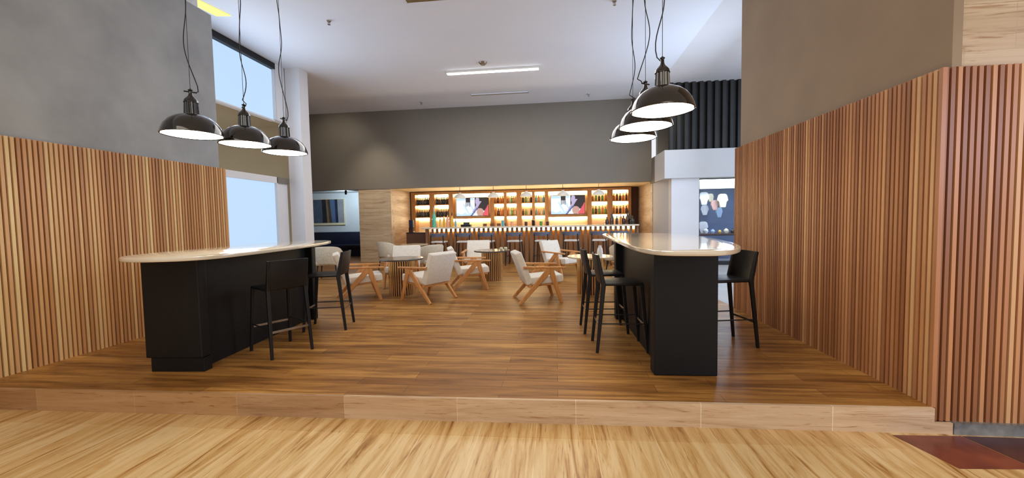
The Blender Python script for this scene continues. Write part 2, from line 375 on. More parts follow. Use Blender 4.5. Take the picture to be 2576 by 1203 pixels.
# back bulkhead, soffit and recess
box('wall_back', M['taupe'], -12,3.02, 13.0,13.2, 2.50,HC, 'wide taupe bulkhead above the bar')
box('trim_9', M['cream'], -5.7,3.05, 13.2,15.2, 2.50,2.6, 'pale lit soffit above the bar')
box('wall_back', M['trav_wall'], -6.70,-5.55, 13.02,13.3, 0,2.5, 'travertine pier left of the bar')
box('wall_back', M['trav_side'], -5.72,-5.551, 13.3,15.3, 0,2.5, 'travertine return wall on the left of the bar recess')
box('wall_back', M['trav_wall'], 3.04,3.6, 13.0,13.3, 0,2.5, 'travertine pier right of the bar')
box('wall_back', M['trav_side'], 3.04,3.2, 13.3,15.3, 0,2.5, 'travertine return wall on the right of the bar recess')
box('wall_back', M['brown_vinyl'], -5.7,3.2, 15.18,15.3, 0,2.5, 'brown wall behind the back bar')
# alcove at the back left
box('wall_back', M['white'], -12,-6.7, 16.0,16.2, 0,HC, 'white alcove wall with the picture')
box('wall_left', M['white'], -12.2,-12, 9.3,16.4, 0,HC, 'white end wall at the far left')
box('ceiling', M['white'], -12,-6.7, 13.2,16.2, 2.62,2.7, 'white ceiling of the alcove', 'ceiling')
box('wall_right', M['taupe'], -6.72,-6.55, 13.3,16.2, 0,HC, 'taupe side wall of the alcove')
# column and window wall on the left
box('wall_left', M['white'], -6.42,-6.06, 9.08,9.42, 0,HC, 'tall white square column behind the left table', 'column')
box('wall_left', M['beige_paint'], -12,-6.42, 9.42,9.6, 0,3.80, 'taupe wall behind the column')
box('wall_left', M['white'], -12,-6.42, 9.45,9.6, 3.80,HC, 'white wall above the taupe wall behind the column')
box('ceiling', M['beige_paint'], -12,-6.62, 5.8,9.42, 3.80,3.92, 'taupe soffit under the upper window', 'ceiling')
b = MB(); b.box(-6.62,-6.44, 5.8,6.1, 3.80,HC); b.box(-6.62,-6.44, 8.78,9.42, 3.80,HC); b.box(-6.62,-6.50, 6.1,8.78, 3.78,3.81)
struct(b.build('wall_left', M['white']), 'white wall around the upper window')
box('trim_10', M['black_matte'], -6.60,-6.44, 6.1,8.78, 4.97,HC, 'dark blind box above the upper window', 'blind box')
w1 = thing('window_1', 'high frosted window glowing with blue daylight', 'window'); w1['kind'] = 'structure'
MB().box(-6.56,-6.52, 6.12,8.76, 3.82,4.96).build('window_pane', M['window'], w1)
MB().box(-6.58,-6.46, 8.755,8.78, 3.81,4.97).box(-6.58,-6.46, 6.10,6.125, 3.81,4.97).build('window_frame', M['white'], w1)
b = MB(); b.box(-6.62,-6.45, 5.8,6.0, 0,2.47); b.box(-6.62,-6.45, 6.0,8.68, 2.33,2.47); b.box(-6.62,-6.45, 6.0,8.68, 0,.35); 
struct(b.build('wall_left', M['white']), 'low white partition around the lower window')
w2 = thing('window_2', 'tall frosted window glowing with blue daylight behind the left table', 'window'); w2['kind'] = 'structure'
MB().box(-6.56,-6.50, 6.0,8.68, .35,2.33).build('window_pane', M['window'], w2)
MB().box(-6.6,-6.44, 8.66,8.70, .3,2.33).build('window_frame', M['white'], w2)
box('trim_11', M['taupe'], -6.75,-6.44, 8.705,9.08, 2.33,2.47, 'taupe band above the white panel beside the column')
box('wall_left', M['white'], -6.75,-6.47, 8.705,9.06, 0,2.33, 'white panel between the lower window and the column')
box('wall_left', M['white'], -6.8,-5.5, 5.71,5.8, 0,HC, 'white end wall behind the left slats')
# yellow glow above the left wall, put in as a flat emissive ceiling panel
struct(MB().prism([(-5.99,5.4),(-5.69,6.67),(-5.94,6.63),(-6.1,5.5)], HC-.02, HC-.005).build('trim_12', M['glow_yellow']), 'yellow cove glow on the ceiling over the left wall', 'cove glow')
# right side beyond the slats
b = MB()
k = 0
x = 3.2
while x < 8.8:
    b.box(x, x+.10, 11.66,11.75, 3.16,HC, .01, 1); x += .20
b.box(3.2,8.8, 11.75,11.8, 3.16,HC)
struct(b.build('wall_right', M['black_rib']), 'black ribbed panel wall above the shopfront')
M['fascia'] = mottled('fascia_grey_paint', (196,194,192), (200,198,196), .7, 1)
box('wall_right', M['fascia'], 3.02,8.8, 11.5,12.6, 2.44,3.22, 'light grey fascia box above the shopfront')
box('wall_right', M['taupe'], 3.02,3.19, 12.6,13.2, 2.44,3.22, 'taupe side of the fascia box')
box('wall_right', M['taupe'], 3.2,8.8, 13.0,13.2, 2.5,HC, 'taupe wall behind the fascia box')
box('wall_right', M['white'], 3.24,3.98, 11.62,11.95, 0,2.44, 'bright white pier beside the shop window')
b = MB(); pts = [(3.06+.2*(i/8)**2, 13.0-1.15*i/8) for i in range(9)]
b.prism(pts+[(p[0]+.05,p[1]) for p in pts[::-1]], 0, 2.44)
struct(b.build('wall_right', M['fascia'], smooth=30), 'curved beige wall between bar and shopfront')
# shop behind glass
box('wall_back', M['blue_wall'], 3.99,8.8, 13.5,13.6, 0,2.44, 'blue wall inside the shop')
box('wall_right', M['blue_wall'], 8.7,8.8, 6.3,13.5, 0,HC, 'wall closing the passage at far right')
box('ceiling', M['white'], 3.99,8.7, 12.6,13.5, 2.44,2.5, 'white ceiling inside the shop', 'ceiling')
box('trim_13', M['cloth_cream'], 3.99,8.7, 12.3,12.4, 2.18,2.42, 'cream valance inside the shop')
w3 = thing('window_3', 'clear shop window with a dark frame', 'window'); w3['kind'] = 'structure'
MB().box(4.02,6.2, 11.72,11.73, .1,2.40).build('window_pane', M['glass'], w3)
MB().box(3.985,4.02, 11.70,11.76, 0,2.43).box(4.02,6.2, 11.70,11.76, 2.40,2.43).box(4.02,6.2, 11.70,11.76, 0,.1).build('window_frame', M['black_matte'], w3)

# ------------------------------------------------------------------ ceiling fittings
t = thing('linear_light', 'long white linear light on the ceiling', 'ceiling light', (-1.51,9.92,HC))
MB().box(-1.15,1.15,-.06,.06,-.055,-.0,.01).build('housing', M['shade_white'], t)
MB().box(-1.14,1.14,-.055,.055,-.062,-.056).build('diffuser', M['led_white'], t)
t = thing('smoke_detector', 'round grey smoke detector on the ceiling beside the linear light', 'smoke detector', (-1.66,9.46,HC))
MB().lathe([(0,-.055),(.06,-.055),(.085,-.035),(.10,-.01),(.10,0)], 24).build('housing', M['steel'], t, 30)
def vent(x0,x1,y0,y1,label,group=None):
    t = thing('air_vent', label, 'vent', ((x0+x1)/2,(y0+y1)/2,HC))
    a,b_ = (x1-x0)/2,(y1-y0)/2
    MB().box(-a,a,-b_,-b_+.015,-.02,0).box(-a,a,b_-.015,b_,-.02,0).box(-a,-a+.015,-b_,b_,-.02,0).box(a-.015,a,-b_,b_,-.02,0).build('frame', M['ceiling'], t)
    s = MB(); n = max(2,int((y1-y0)/.035))
    for i in range(n):
        yy = -b_+.02+(2*b_-.04)*i/(n-1 if n>1 else 1); s.box(-a+.015,a-.015,yy-.004,yy+.004,-.018,-.004)
    s.build('slats', M['beige_paint'], t)
    MB().box(-a+.015,a-.015,-b_+.015,b_-.015,-.004,-.001).build('backing', M['beige_paint'], t)
vent(-2.46,-.73,11.77,11.88,'narrow slot air vent in the ceiling near the bar bulkhead')
vent(-2.47,-1.1,6.25,6.72,'wide slatted air vent at the top edge of the photo')
spr = None
for x,y,lab in ((-4.10,7.10,'ceiling sprinkler left of the wide vent'),(-4.13,12.26,'ceiling sprinkler left of the slot vent near the bulkhead'),(1.03,12.30,'ceiling sprinkler right of the slot vent near the bulkhead'),(1.05,7.17,'ceiling sprinkler at the top edge near the right pendants')):
    if spr is None:
        spr = thing('sprinkler', lab, 'sprinkler', (x,y,HC), 0, 'ceiling sprinklers')
        MB().lathe([(0,-.015),(.035,-.015),(.04,0)],16).build('escutcheon', M['steel'], spr, 30)
        MB().tube([(0,0,0),(0,0,-.05)],.01).tube([(-.02,0,-.02),(-.02,0,-.07)],.004,6).tube([(.02,0,-.02),(.02,0,-.07)],.004,6).lathe([(0,-.075),(.025,-.075),(.025,-.07),(0,-.07)],16).build('sprinkler_head', M['steel'], spr, 30)
    else: dup(spr, (x,y,HC), 0, lab)

# ------------------------------------------------------------------ dome pendants
def pendant(label, loc, seed, group):
    rnd = random.Random(seed)
    t = thing('pendant_lamp', label, 'pendant lamp', loc, rnd.random()*6, group)
    # origin at the rim plane centre
    prof = [(.225,0),(.228,.004),(.222,.03),(.205,.075),(.175,.118),(.135,.150),(.092,.170),(.062,.178)]
    inner = [(r-.006,z-.003 if z>.01 else z) for r,z in prof[::-1]]
    lsh = MB().lathe(prof+inner, 64).build('lamp_shade', M['black_gloss'], t, 40)
    rib = lambda k: 1.0 if k%4 < 2 else .90
    hold = MB().lathe([(.056,.172),(.054,.20),(.050,.28)], 48, rib=rib).lathe([(.054,.28),(.050,.30),(.036,.318),(.020,.335),(.014,.35),(.012,.375),(0,.376)], 32).build('neck', M['black_gloss'], t, 30); 
    MB().lathe([(0,.004),(.212,.004),(.214,.010),(0,.012)], 48).build('diffuser', M['lamp'], lsh, 30)
    MB().tube([(-.045,0,.372),(.045,0,.372)], .006).tube([(0,0,.37),(0,0,.40)], .006).lathe([(.006,.378),(.016,.382),(.018,.39),(.006,.395)],16).build('hanger', M['black_matte'], hold)
    S_ = 1.10
    top = (HC - loc[2])/S_
    # straight steel wire and the slack cable winding round it
    MB().tube([(0,0,.39),(0,0,top)], .0022, 6).build('wire', M['black_matte'], t)
    pts = [(.04,0,.374),(.055,.005,.385)]; n = 46; ph = rnd.random()*6
    for i in range(n+1):
        u = i/n; z = .42+(top-.44)*u
        amp = .045*math.exp(-u*9)+.013*(1+.6*math.sin(u*17+ph))*(1-u*.5)
        pts.append((amp*math.cos(u*15+ph*0+.2), amp*math.sin(u*19+ph)*.9, z))
    pts.append((0.01,0,top-.01))
    MB().tube(pts, .0042, 6).build('cord', M['black_matte'], t, 60)
    MB().lathe([(0,top-.03),(.05,top-.028),(.06,top),(0,top)],24).build('ceiling_rose', M['black_matte'], t, 30)
    t.scale = (S_,S_,S_)
G = 'black dome pendants over the left table'
RZ = 2.25
pendant('nearest of three black dome pendants over the left table, at far left', (-3.455,3.51,RZ), 1, G)
pendant('middle black dome pendant over the left table', (-3.34,4.03,RZ), 2, G)
pendant('rearmost black dome pendant over the left table, next to the white column', (-3.29,4.60,RZ), 3, G)
G = 'black dome pendants over the right table'
pendant('nearest and largest black dome pendant over the right table', (.88,3.42,RZ), 4, G)
pendant('middle black dome pendant over the right table', (.87,3.99,RZ), 5, G)
pendant('rearmost black dome pendant over the right table', (.86,4.56,RZ), 6, G)

# ------------------------------------------------------------------ high tables
def smooth_outline(pts, n=8):
    out = []; k = len(pts)
    for i in range(k):
        p0,p1,p2,p3 = (Vector(pts[(i+j-1)%k]) for j in range(4))
        for j in range(n):
            u = j/n
            out.append(tuple(.5*((2*p1)+(p2-p0)*u+(2*p0-5*p1+4*p2-p3)*u*u+(3*p1-p0-3*p2+p3)*u**3)))
    return out
def tabletop(pts, z, th=.036):
    b = MB(); o = smooth_outline(pts); cx = sum(p[0] for p in o)/len(o); cy = sum(p[1] for p in o)/len(o)
    rings = []
    for ins,zz in ((.012,z-th),(.004,z-th+.004),(0,z-th/2),(.004,z-.004),(.012,z)):
        ring = []
        for x,y in o:
            d = Vector((cx-x,cy-y)).normalized()*ins; ring.append(b.bm.verts.new((x+d.x,y+d.y,zz)))
        rings.append(ring)
    k = len(o)
    for a,c in zip(rings,rings[1:]):
        for i in range(k): b.bm.faces.new((a[i],a[(i+1)%k],c[(i+1)%k],c[i]))
    b.bm.faces.new(rings[0][::-1]); b.bm.faces.new(rings[-1]); return b
LT = thing('high_table', 'long black high table with cream top on the left, under three pendants', 'table', (0,0,0))
LT_TOP = 1.115
tabletop([(-3.38,2.98),(-3.08,3.16),(-3.02,3.7),(-3.05,4.4),(-3.2,5.2),(-3.42,5.72),(-3.78,5.8),(-4.0,5.5),(-4.06,4.6),(-4.08,3.8),(-3.98,3.28),(-3.72,3.02)], LT_TOP).build('tabletop', M['quartz'], LT, 30)
def table_base(parent, x0, x1, y0, y1, top, yaw, notch=False, th=.14, rec=.09):
    mt = Matrix.Translation(((x0+x1)/2,y0,0)) @ Matrix.Rotation(yaw,4,'Z')
    hw = (x1-x0)/2; L = y1-y0
    b = MB()
    if notch: b.box(-hw-.045,hw,0,th,.13,top,.012,2,mt); b.box(-hw,hw+.01,.004,th,0,.13,.004,1,mt)
    else: b.box(-hw,hw,0,th,0,top,.012,2,mt)
    b.build('end_panel', M['black_panel'], parent)
    MB().box(-hw,hw,L-th,L,0,top,.012,2,mt).build('end_panel', M['black_panel'], parent)
    MB().box(-hw+rec,hw-rec,th,L-th,0,top,0,2,mt).build('centre_panel', M['black_panel'], parent)
table_base(LT, -3.84,-3.325, 3.33,5.38, LT_TOP-.036, math.radians(3.7), True, th=.10)
RT = thing('high_table', 'long black high table with cream top on the right, beside the slatted wall', 'table', (0,0,0))
RT_TOP = 1.14
tabletop([(.94,2.92),(1.2,2.95),(1.44,3.28),(1.59,3.75),(1.71,4.4),(1.78,5.1),(1.74,5.85),(1.35,6.38),(.88,6.45),(.70,6.1),(.67,5.2),(.66,4.2),(.66,3.45),(.74,3.02)], RT_TOP).build('tabletop', M['quartz'], RT, 30)
table_base(RT, .84,1.375, 3.53,5.62, RT_TOP-.036, math.radians(1.2))

# ------------------------------------------------------------------ black stools at the high tables
def black_stool(label, loc, rz, group):
    t = thing('bar_stool', label, 'stool', loc, rz, group)
    SW,SD,SH = .40,.40,.72
    MB().box(-SW/2,SW/2,-.19,.21,SH-.03,SH,.012,3).build('seat', M['black_plastic'], t, 40)
    # backrest: curved plate rising from the rear of the seat
    b = MB(); nx, nz = 10, 8; A=[]; Bq=[]
    for j in range(nz+1):
        v = j/nz; z = SH-.012+ .30*v; y = -.185-.055*v-.01*math.sin(v*PI); ra=[];rb=[]
        for i in range(nx+1):
            u = i/nx*2-1; x = u*(SW/2-.004); yy = y-.022*(1-u*u)
            ra.append(b.bm.verts.new((x,yy,z))); rb.append(b.bm.verts.new((x,yy-.018,z)))
        A.append(ra); Bq.append(rb)
    for g,fl in ((A,0),(Bq,1)):
        for j in range(nz):
            for i in range(nx):
                q = (g[j][i],g[j][i+1],g[j+1][i+1],g[j+1][i]); b.bm.faces.new(q if not fl else q[::-1])
    for j in range(nz):
        b.bm.faces.new((A[j][0],A[j+1][0],Bq[j+1][0],Bq[j][0])); b.bm.faces.new((A[j][nx],Bq[j][nx],Bq[j+1][nx],A[j+1][nx]))
    for i in range(nx):
        b.bm.faces.new((A[0][i],Bq[0][i],Bq[0][i+1],A[0][i+1])); b.bm.faces.new((A[nz][i],A[nz][i+1],Bq[nz][i+1],Bq[nz][i]))
    b.build('backrest', M['black_plastic'], t, 40)
    for s in (-1,1):
        b = MB(); b.beam((s*.205,-.262,0),(s*.188,-.19,SH-.005),.026,.030,.034,.046)
        b.beam((s*.188,-.19,SH-.03),(s*.190,-.25,SH+.286),.034,.046,.028,.030); b.build('leg', M['black_plastic'], t, 40)
        MB().beam((s*.205,.25,0),(s*.182,.19,SH-.02),.026,.030,.034,.040).build('leg', M['black_plastic'], t, 40)
        MB().beam((s*.197,-.232,.30),(s*.197,.228,.30),.012,.012).build('side_rail', M['black_matte'], t)
    MB().beam((-.195,.232,.27),(.195,.232,.27),.010,.024,side=(0,1,0)).build('footrest', M['steel'], t)
    MB().beam((-.195,-.236,.27),(.195,-.236,.27),.010,.024,side=(0,1,0)).build('footrest', M['steel'], t)
    return t
GL, GR = 'black stools at the left high table', 'black stools at the right high table'
s0 = black_stool('black stool with its back to the camera at the left high table', (-3.01,4.0,0), facing(-.86,.5), GL)
dup(s0, (-3.01,4.93,0), facing(-.97,-.24), 'black stool seen side-on at the rear of the left high table', GL)
dup(s0, (.665,4.31,0), facing(1,.03), 'nearer of two black stools on the left side of the right high table', GR)
dup(s0, (.58,4.98,0), facing(1,.06), 'farther of two black stools on the left side of the right high table', GR)
dup(s0, (1.79,4.50,0), facing(-.98,-.18), 'black stool between the right high table and the slatted wall', GR)

# ------------------------------------------------------------------ lounge armchairs
def armchair(label, loc, rz, group):
    t = thing('armchair', label, 'armchair', loc, rz, group)
    rt = lambda a: Matrix.Rotation(math.radians(a),3,'X')
    MB().rbox(0,.08,.375, .54,.60,.13, .022,3, rt(4)).build('seat_cushion', M['fabric'], t, 50)
    MB().rbox(0,-.285,.575, .60,.11,.56, .022,3, rt(20)).build('backrest', M['fabric'], t, 50)
    MB().rbox(0,.07,.295, .52,.56,.03, .004,1, rt(4)).rbox(0,-.19,.285,.60,.05,.05,.004,1).build('seat_frame', M['oak'], t)
    for s in (-1,1):
        x = s*.315
        MB().beam((x,.335,0),(x,.15,.565),.040,.050,.044,.095).build('leg', M['oak'], t)
        MB().beam((x,-.37,0),(x,.14,.555),.040,.052,.044,.095).build('leg', M['oak'], t)
        MB().beam((x,-.30,.60),(x,.40,.575),.065,.034,.055,.028).build('armrest', M['oak'], t, 30)
    return t
GA = 'oak framed armchairs in the lounge'
a0 = armchair('oak armchair with cream cushions seen side-on behind the left high table stool', (-3.56,6.83,0), facing(.86,.51), GA)
AC = [((-2.26,6.80),(-.88,.47),'oak armchair with its cream back to the camera, in front of the dark round table'),
 ((-1.78,7.96),(.95,.31),'pale oak armchair facing the middle ribbed table, seen side-on'),
 ((-.32,6.79),(.965,.26),'oak armchair standing alone in the centre foreground, facing right'),
 ((.1,9.6),(.75,-.66),'oak armchair with white back in the distance right of centre'),
 ((-3.25,8.15),(.12,-1),'armchair facing the camera behind the dark round table'),
 ((-2.02,10.0),(.05,-1),'armchair facing the camera behind the middle ribbed table'),
 ((1.35,6.95),(-1,.1),'oak armchair mostly hidden behind the right high table')]
for (x,y),(dx,dy),lab in AC: dup(a0, (x,y,0), facing(dx,dy), lab)

# tub chairs with black legs
def tub_chair(label, loc, rz, group):
    t = thing('tub_chair', label, 'chair', loc, rz, group)
    b = MB(); n = 18; rings = []
    for i in range(n+1):
        a = math.radians(180+ (i/n)*180); h = .82-.12*abs(i/n*2-1)**3
        ring = []
        for r,z in ((.24,.42),(.25,.46),(.285,h-.03),(.30,h),(.325,h),(.345,h-.03),(.31,.46),(.29,.40)):
            ring.append(b.bm.verts.new((r*math.cos(a), r*math.sin(a)*.95, z)))
        rings.append(ring)
    for a,c in zip(rings,rings[1:]):
        for i in range(8): b.bm.faces.new((a[i],a[(i+1)%8],c[(i+1)%8],c[i]))
    b.bm.faces.new(rings[0]); b.bm.faces.new(rings[-1][::-1])
    b.build('shell', M['fabric_beige'], t, 50)
    MB().box(-.25,.25,-.22,.27,.36,.47,.04,3).build('seat_cushion', M['fabric_beige'], t, 50)
    for sx,sy in ((-1,-1),(1,-1),(-1,1),(1,1)):
        MB().tube([(sx*.20,sy*.17+.02,.37),(sx*.235,sy*.22+.02,0)], .018, 10, .012).build('leg', M['black_matte'], t, 60)
    return t
GT = 'beige upholstered tub chairs'
c0 = tub_chair('beige tub chair just right of the white column, behind the left high table', (-5.52,9.1,0), facing(-.3,1), GT)
for (x,y),(dx,dy),lab in [((-4.75,10.9),(.5,.85),'beige tub chair beside the brown cabinet, behind the lounge tables'),
 ((-3.05,9.35),(-.75,.65),'beige tub chair with black legs between the two ribbed tables'),
 ((1.5,9.6),(-.6,.8),'beige tub chair behind the right ribbed table')]: dup(c0, (x,y,0), facing(dx,dy), lab)

# ribbed drum tables
def drum_table(label, loc, top, group):
    t = thing('drum_table', label, 'table', loc, 0, group)
    MB().lathe([(0,.66),(.405,.66),(.41,.664),(.41,.684),(.405,.69),(0,.69)], 64).build('tabletop', M[top], t, 30)
    co = MB().lathe([(0,.0),(.214,.0),(.214,.66),(0,.66)], 48).build('core', M['dark_wood'], t, 40)
    b = MB()
    for k in range(34):
        a = 2*PI*k/34; b.tube([(.228*math.cos(a),.228*math.sin(a),.0),(.228*math.cos(a),.228*math.sin(a),.66)], .0135, 10)
    b.build('ribbed_base', M['brass'], t, 40)
    return t
drum_table('ribbed drum table with dark round top on the left of the lounge', (-2.92,7.24,0), 'dark_stone', 'ribbed drum tables')
drum_table('ribbed drum table with dark round top in the middle of the lounge', (-1.46,8.98,0), 'dark_stone', 'ribbed drum tables')
drum_table('ribbed drum table with beige top behind the right high table stools', (.62,7.4,0), 'beige_stone', 'ribbed drum tables')
drum_table('ribbed drum table with beige top near the brown cabinet at the bar', (-4.25,11.6,0), 'beige_stone', 'ribbed drum tables')
# small votive candles
v0 = None
for x,y,lab in ((-1.22,8.82,'left round candle holder on the middle ribbed table'),(-1.13,8.88,'right round candle holder on the middle ribbed table'),(.48,7.3,'round candle holder on the beige ribbed table')):
    if v0 is None:
        v0 = thing('candle_holder', lab, 'candle holder', (x,y,.69), 0, 'candle holders on the lounge tables')
        MB().lathe([(0,0),(.025,0),(.04,.03),(.038,.06),(.028,.075),(.024,.07),(.034,.03),(0,.012)],20).build('glass_cup', M['b_clear'], v0, 60)
        MB().lathe([(0,.012),(.022,.012),(.022,.04),(0,.04)],16).build('candle', M['cloth_cream'], v0, 40)
    else: dup(v0, (x,y,.69), 0, lab)
t = thing('vase', 'small white vase on the beige ribbed table', 'vase', (.80,7.38,.69))
MB().lathe([(0,0),(.04,0),(.055,.06),(.045,.13),(.025,.17),(.03,.19),(.022,.185),(.02,.17),(0,.16)],24).build('body', M['cloth_white'], t, 60)

# ------------------------------------------------------------------ bar
CT = 1.17
bar = thing('bar_counter', 'long bar counter with white top and backlit wooden ribs', 'bar counter', (0,0,0))
MB().box(-4.32,2.52,12.42,13.25,CT-.05,CT,.006,1).build('countertop', M['quartz'], bar)
fp = MB().box(-4.12,2.5,12.78,13.1,0,CT-.05).build('front_panel', M['gold_panel'], bar)
MB().box(-4.10,2.48,12.755,12.778,CT-.15,CT-.055).build('led_strip', M['led_bar'], fp)
b = MB(); x = -4.14; p = .1535; i = 0
while x < 2.5:
    # rib narrow under the top, wider below
    b.prism_xz([(x-.038,CT-.055),(x+.038,CT-.055),(x+.044,.90),(x+.056,.60),(x+.052,.0),(x-.052,.0),(x-.056,.60),(x-.044,.90)], 12.56, 12.64); x += p
b.build('rib_screen', M['bar_wood'], bar)
MB().box(-4.2,-4.13,12.5,13.2,0,CT-.05).box(2.46,2.52,12.5,13.2,0,CT-.05).build('end_panel', M['bar_wood'], bar)

# back-bar shelving
BAYS = [(-5.34,-4.78),(-4.58,-4.03),(-3.86,-2.43),(-2.28,-1.92),(-1.81,-1.44),(-1.25,-.86),(-.76,-.39),(-.26,1.16),(1.32,1.87),(2.07,2.62)]
TVB = (2,7)
sh = thing('back_bar_shelf', 'wooden back bar shelving with warm backlit bays', 'shelving', (0,0,0))
b = MB(); F0,F1 = 14.78,15.12
xs = [-5.50]+[v for bay in BAYS for v in bay]+[2.72]
for i in range(0,len(xs),2): MB().box(xs[i],xs[i+1],F0,F1,.92,2.38).build('stile', M['shelf_wood'], sh)
b.box(-5.5,2.72,F0-.01,F1,2.38,2.47)
shf = b.build('top_rail', M['shelf_wood'], sh)
for i,(a,c) in enumerate(BAYS):
    for z in ((1.47,) if i in TVB else (2.0,1.53)): MB().box(a,c,F0+.01,F1,z-.03,z).build('shelf_board', M['shelf_wood'], shf)
MB().box(-5.5,2.72,15.12,15.15,.9,2.4).build('back_panel', M['cream'], sh)
for i,(a,c) in enumerate(BAYS):
    for z in ((2.36,1.42) if i in TVB else (2.36,1.95,1.48)):
        MB().box(a+.02,c-.02,15.085,15.11,z-.055,z).build('led_strip', M['led_warm'], shf)
tag(MB().box(-5.5,2.72,14.5,15.10,.86,.918).build('worktop', M['quartz']), 'pale worktop running under the lit bottle shelves', 'worktop')
bc = MB().box(-5.5,2.72,14.55,15.1,0,.858).build('base_cabinet', M['shelf_wood'])
tag(bc, 'wooden base cabinet under the worktop behind the bar', 'cabinet')

# televisions, both showing the same picture
def tv(label, cx, group):
    t = thing('television', label, 'television', (cx,14.62,1.875), 0, group)
    W_,H_ = .62,.345
    hs = MB().box(-W_,W_,0,.04,-H_,H_,.006,1).build('housing', M['black_matte'], t)
    MB().box(-.15,.15,.04,.16,-.12,.12).build('wall_bracket', M['black_matte'], t)
    mats = [emit('screen_pale_blue',(.55,.78,1,1),0.694), emit('screen_white',(.85,.93,1,1),0.764), emit('screen_black',(.012,.01,.02,1),0.672), emit('screen_red',(.85,.10,.13,1),0.625), emit('screen_skin',(.72,.42,.36,1),0.556), emit('screen_lilac',(.62,.55,.85,1),0.556), emit('screen_navy',(.08,.12,.3,1),0.784)] if 'tvm' not in KIDS else KIDS['tvm']
    KIDS['tvm'] = mats
    b = MB(); nx,ny = 64,36; g = [[b.bm.verts.new((-W_+.012+(2*W_-.024)*i/nx,-.002,-H_+.012+(2*H_-.024)*j/ny)) for i in range(nx+1)] for j in range(ny+1)]
    for j in range(ny):
        for i in range(nx):
            u,v = (i+.5)/nx,(j+.5)/ny; f = b.bm.faces.new((g[j][i],g[j][i+1],g[j+1][i+1],g[j+1][i])); mi = 1
            if u < .55 and v > .86: mi = 0
            if (u-.42)**2/.05+(v-.45)**2/.2 < 1 and u<.6: mi = 1 if (u+v*.3)%.2 > .05 else 0
            if v < .12+.05*math.sin(u*30) and u < .5: mi = 0
            if .29 < u < .44 and v > .55-.9*abs(u-.37) and v > .38 and ((u*31)%1 < .62 or v > .75): mi = 2
            if u > .58 and v > .36-(u-.6)*.3: mi = 2
            if (u-.66)**2/.004+(v-.80)**2/.06 < 1 and u < .76: mi = 5
            if abs((u-.62)-(v-.45)*.35) < .045 and .2 < v < .8: mi = 5
            if abs((u-.60)-(v-.30)*.45) < .03 and v < .45: mi = 6
            if (u-.74)**2/.012+(v-.2)**2/.05 < 1: mi = 4
            if u > .82 and v < .1+ (u-.82)*3.0 and v < .62: mi = 3
            f.material_index = mi
    b.build('screen', mats, hs)
tv('left wall television between the lit bottle bays', -3.08, 'televisions above the bar')
tv('right wall television between the lit bottle bays', .445, 'televisions above the bar')

# bottles: one mesh per shape and colour, copied
def bottle_mesh(name, kind, mats):
    b = MB()
    if kind == 'wine': prof = [(0,0),(.034,0),(.037,.01),(.037,.18),(.030,.21),(.014,.235),(.013,.29),(.015,.292),(.015,.305),(0,.305)]
    elif kind == 'spirit': prof = [(0,0),(.040,0),(.043,.01),(.043,.15),(.036,.18),(.015,.20),(.014,.24),(.018,.242),(.018,.27),(0,.27)]
    elif kind == 'squat': prof = [(0,0),(.048,0),(.055,.03),(.055,.10),(.045,.13),(.018,.15),(.017,.18),(.021,.182),(.021,.21),(0,.21)]
    else: prof = [(0,0),(.05,0),(.055,.02),(.052,.28),(.040,.34),(.020,.40),(.016,.52),(.022,.53),(.018,.56),(0,.56)]
    b.lathe(prof, 14)
    return b
proto = {}
def bottle(kind, mat, loc, label, group, s=1.0):
    key = (kind, mat)
    if key not in proto:
        o = bottle_mesh('bottle', kind, None).build('bottle', M[mat], None, 40); proto[key] = o
    else:
        o = proto[key].copy(); C.objects.link(o)
    o.location = loc; o.scale = (s,s,s); tag(o, label, 'bottle', group); return o
BN = ['first','second',None,'third','fourth','fifth','sixth',None,'seventh','eighth']
rows = {0:(['b_dark','b_dark','b_maroon'],8),1:(['b_dark','b_dark','b_dark','b_brown'],8),3:(['b_amber','b_brown','b_amber'],4),4:(['b_green','b_amber','b_clear'],5),5:(['b_green','b_clear','b_dark'],4),6:(['b_blue','b_amber','b_clear'],4),8:(['b_amber','b_green','b_brown','b_green'],5),9:(['b_amber','b_brown','b_maroon'],5)}
CN = {'b_dark':'dark green','b_brown':'brown','b_maroon':'maroon','b_amber':'amber','b_green':'green','b_clear':'pale','b_blue':'blue'}
for i,(a,c) in enumerate(BAYS):
    if i in TVB: continue
    cols,n = rows[i]
    for r,(z,rn) in enumerate(((2.0,'upper'),(1.53,'lower'))):
        for k in range(n):
            x = a+.05+(c-a-.10)*k/(n-1)+random.uniform(-.006,.006)
            mt = cols[(k*7+r*3+i)%len(cols)]
            kind = 'wine' if i < 2 else ('spirit','wine','spirit')[(k+r)%3]
            if n == 8: s = .92
            elif a in (-1.25,-.76) and r: s = .8
            else: s = 1.
            bottle(kind, mt, (x,14.90+random.uniform(-.015,.015),z), '%s bottle on the %s shelf of the %s bottle bay from the left' % (CN[mt],rn,BN[i]), 'bottles on the %s shelf of the %s bay' % (rn,BN[i]), s*random.uniform(.94,1.04))
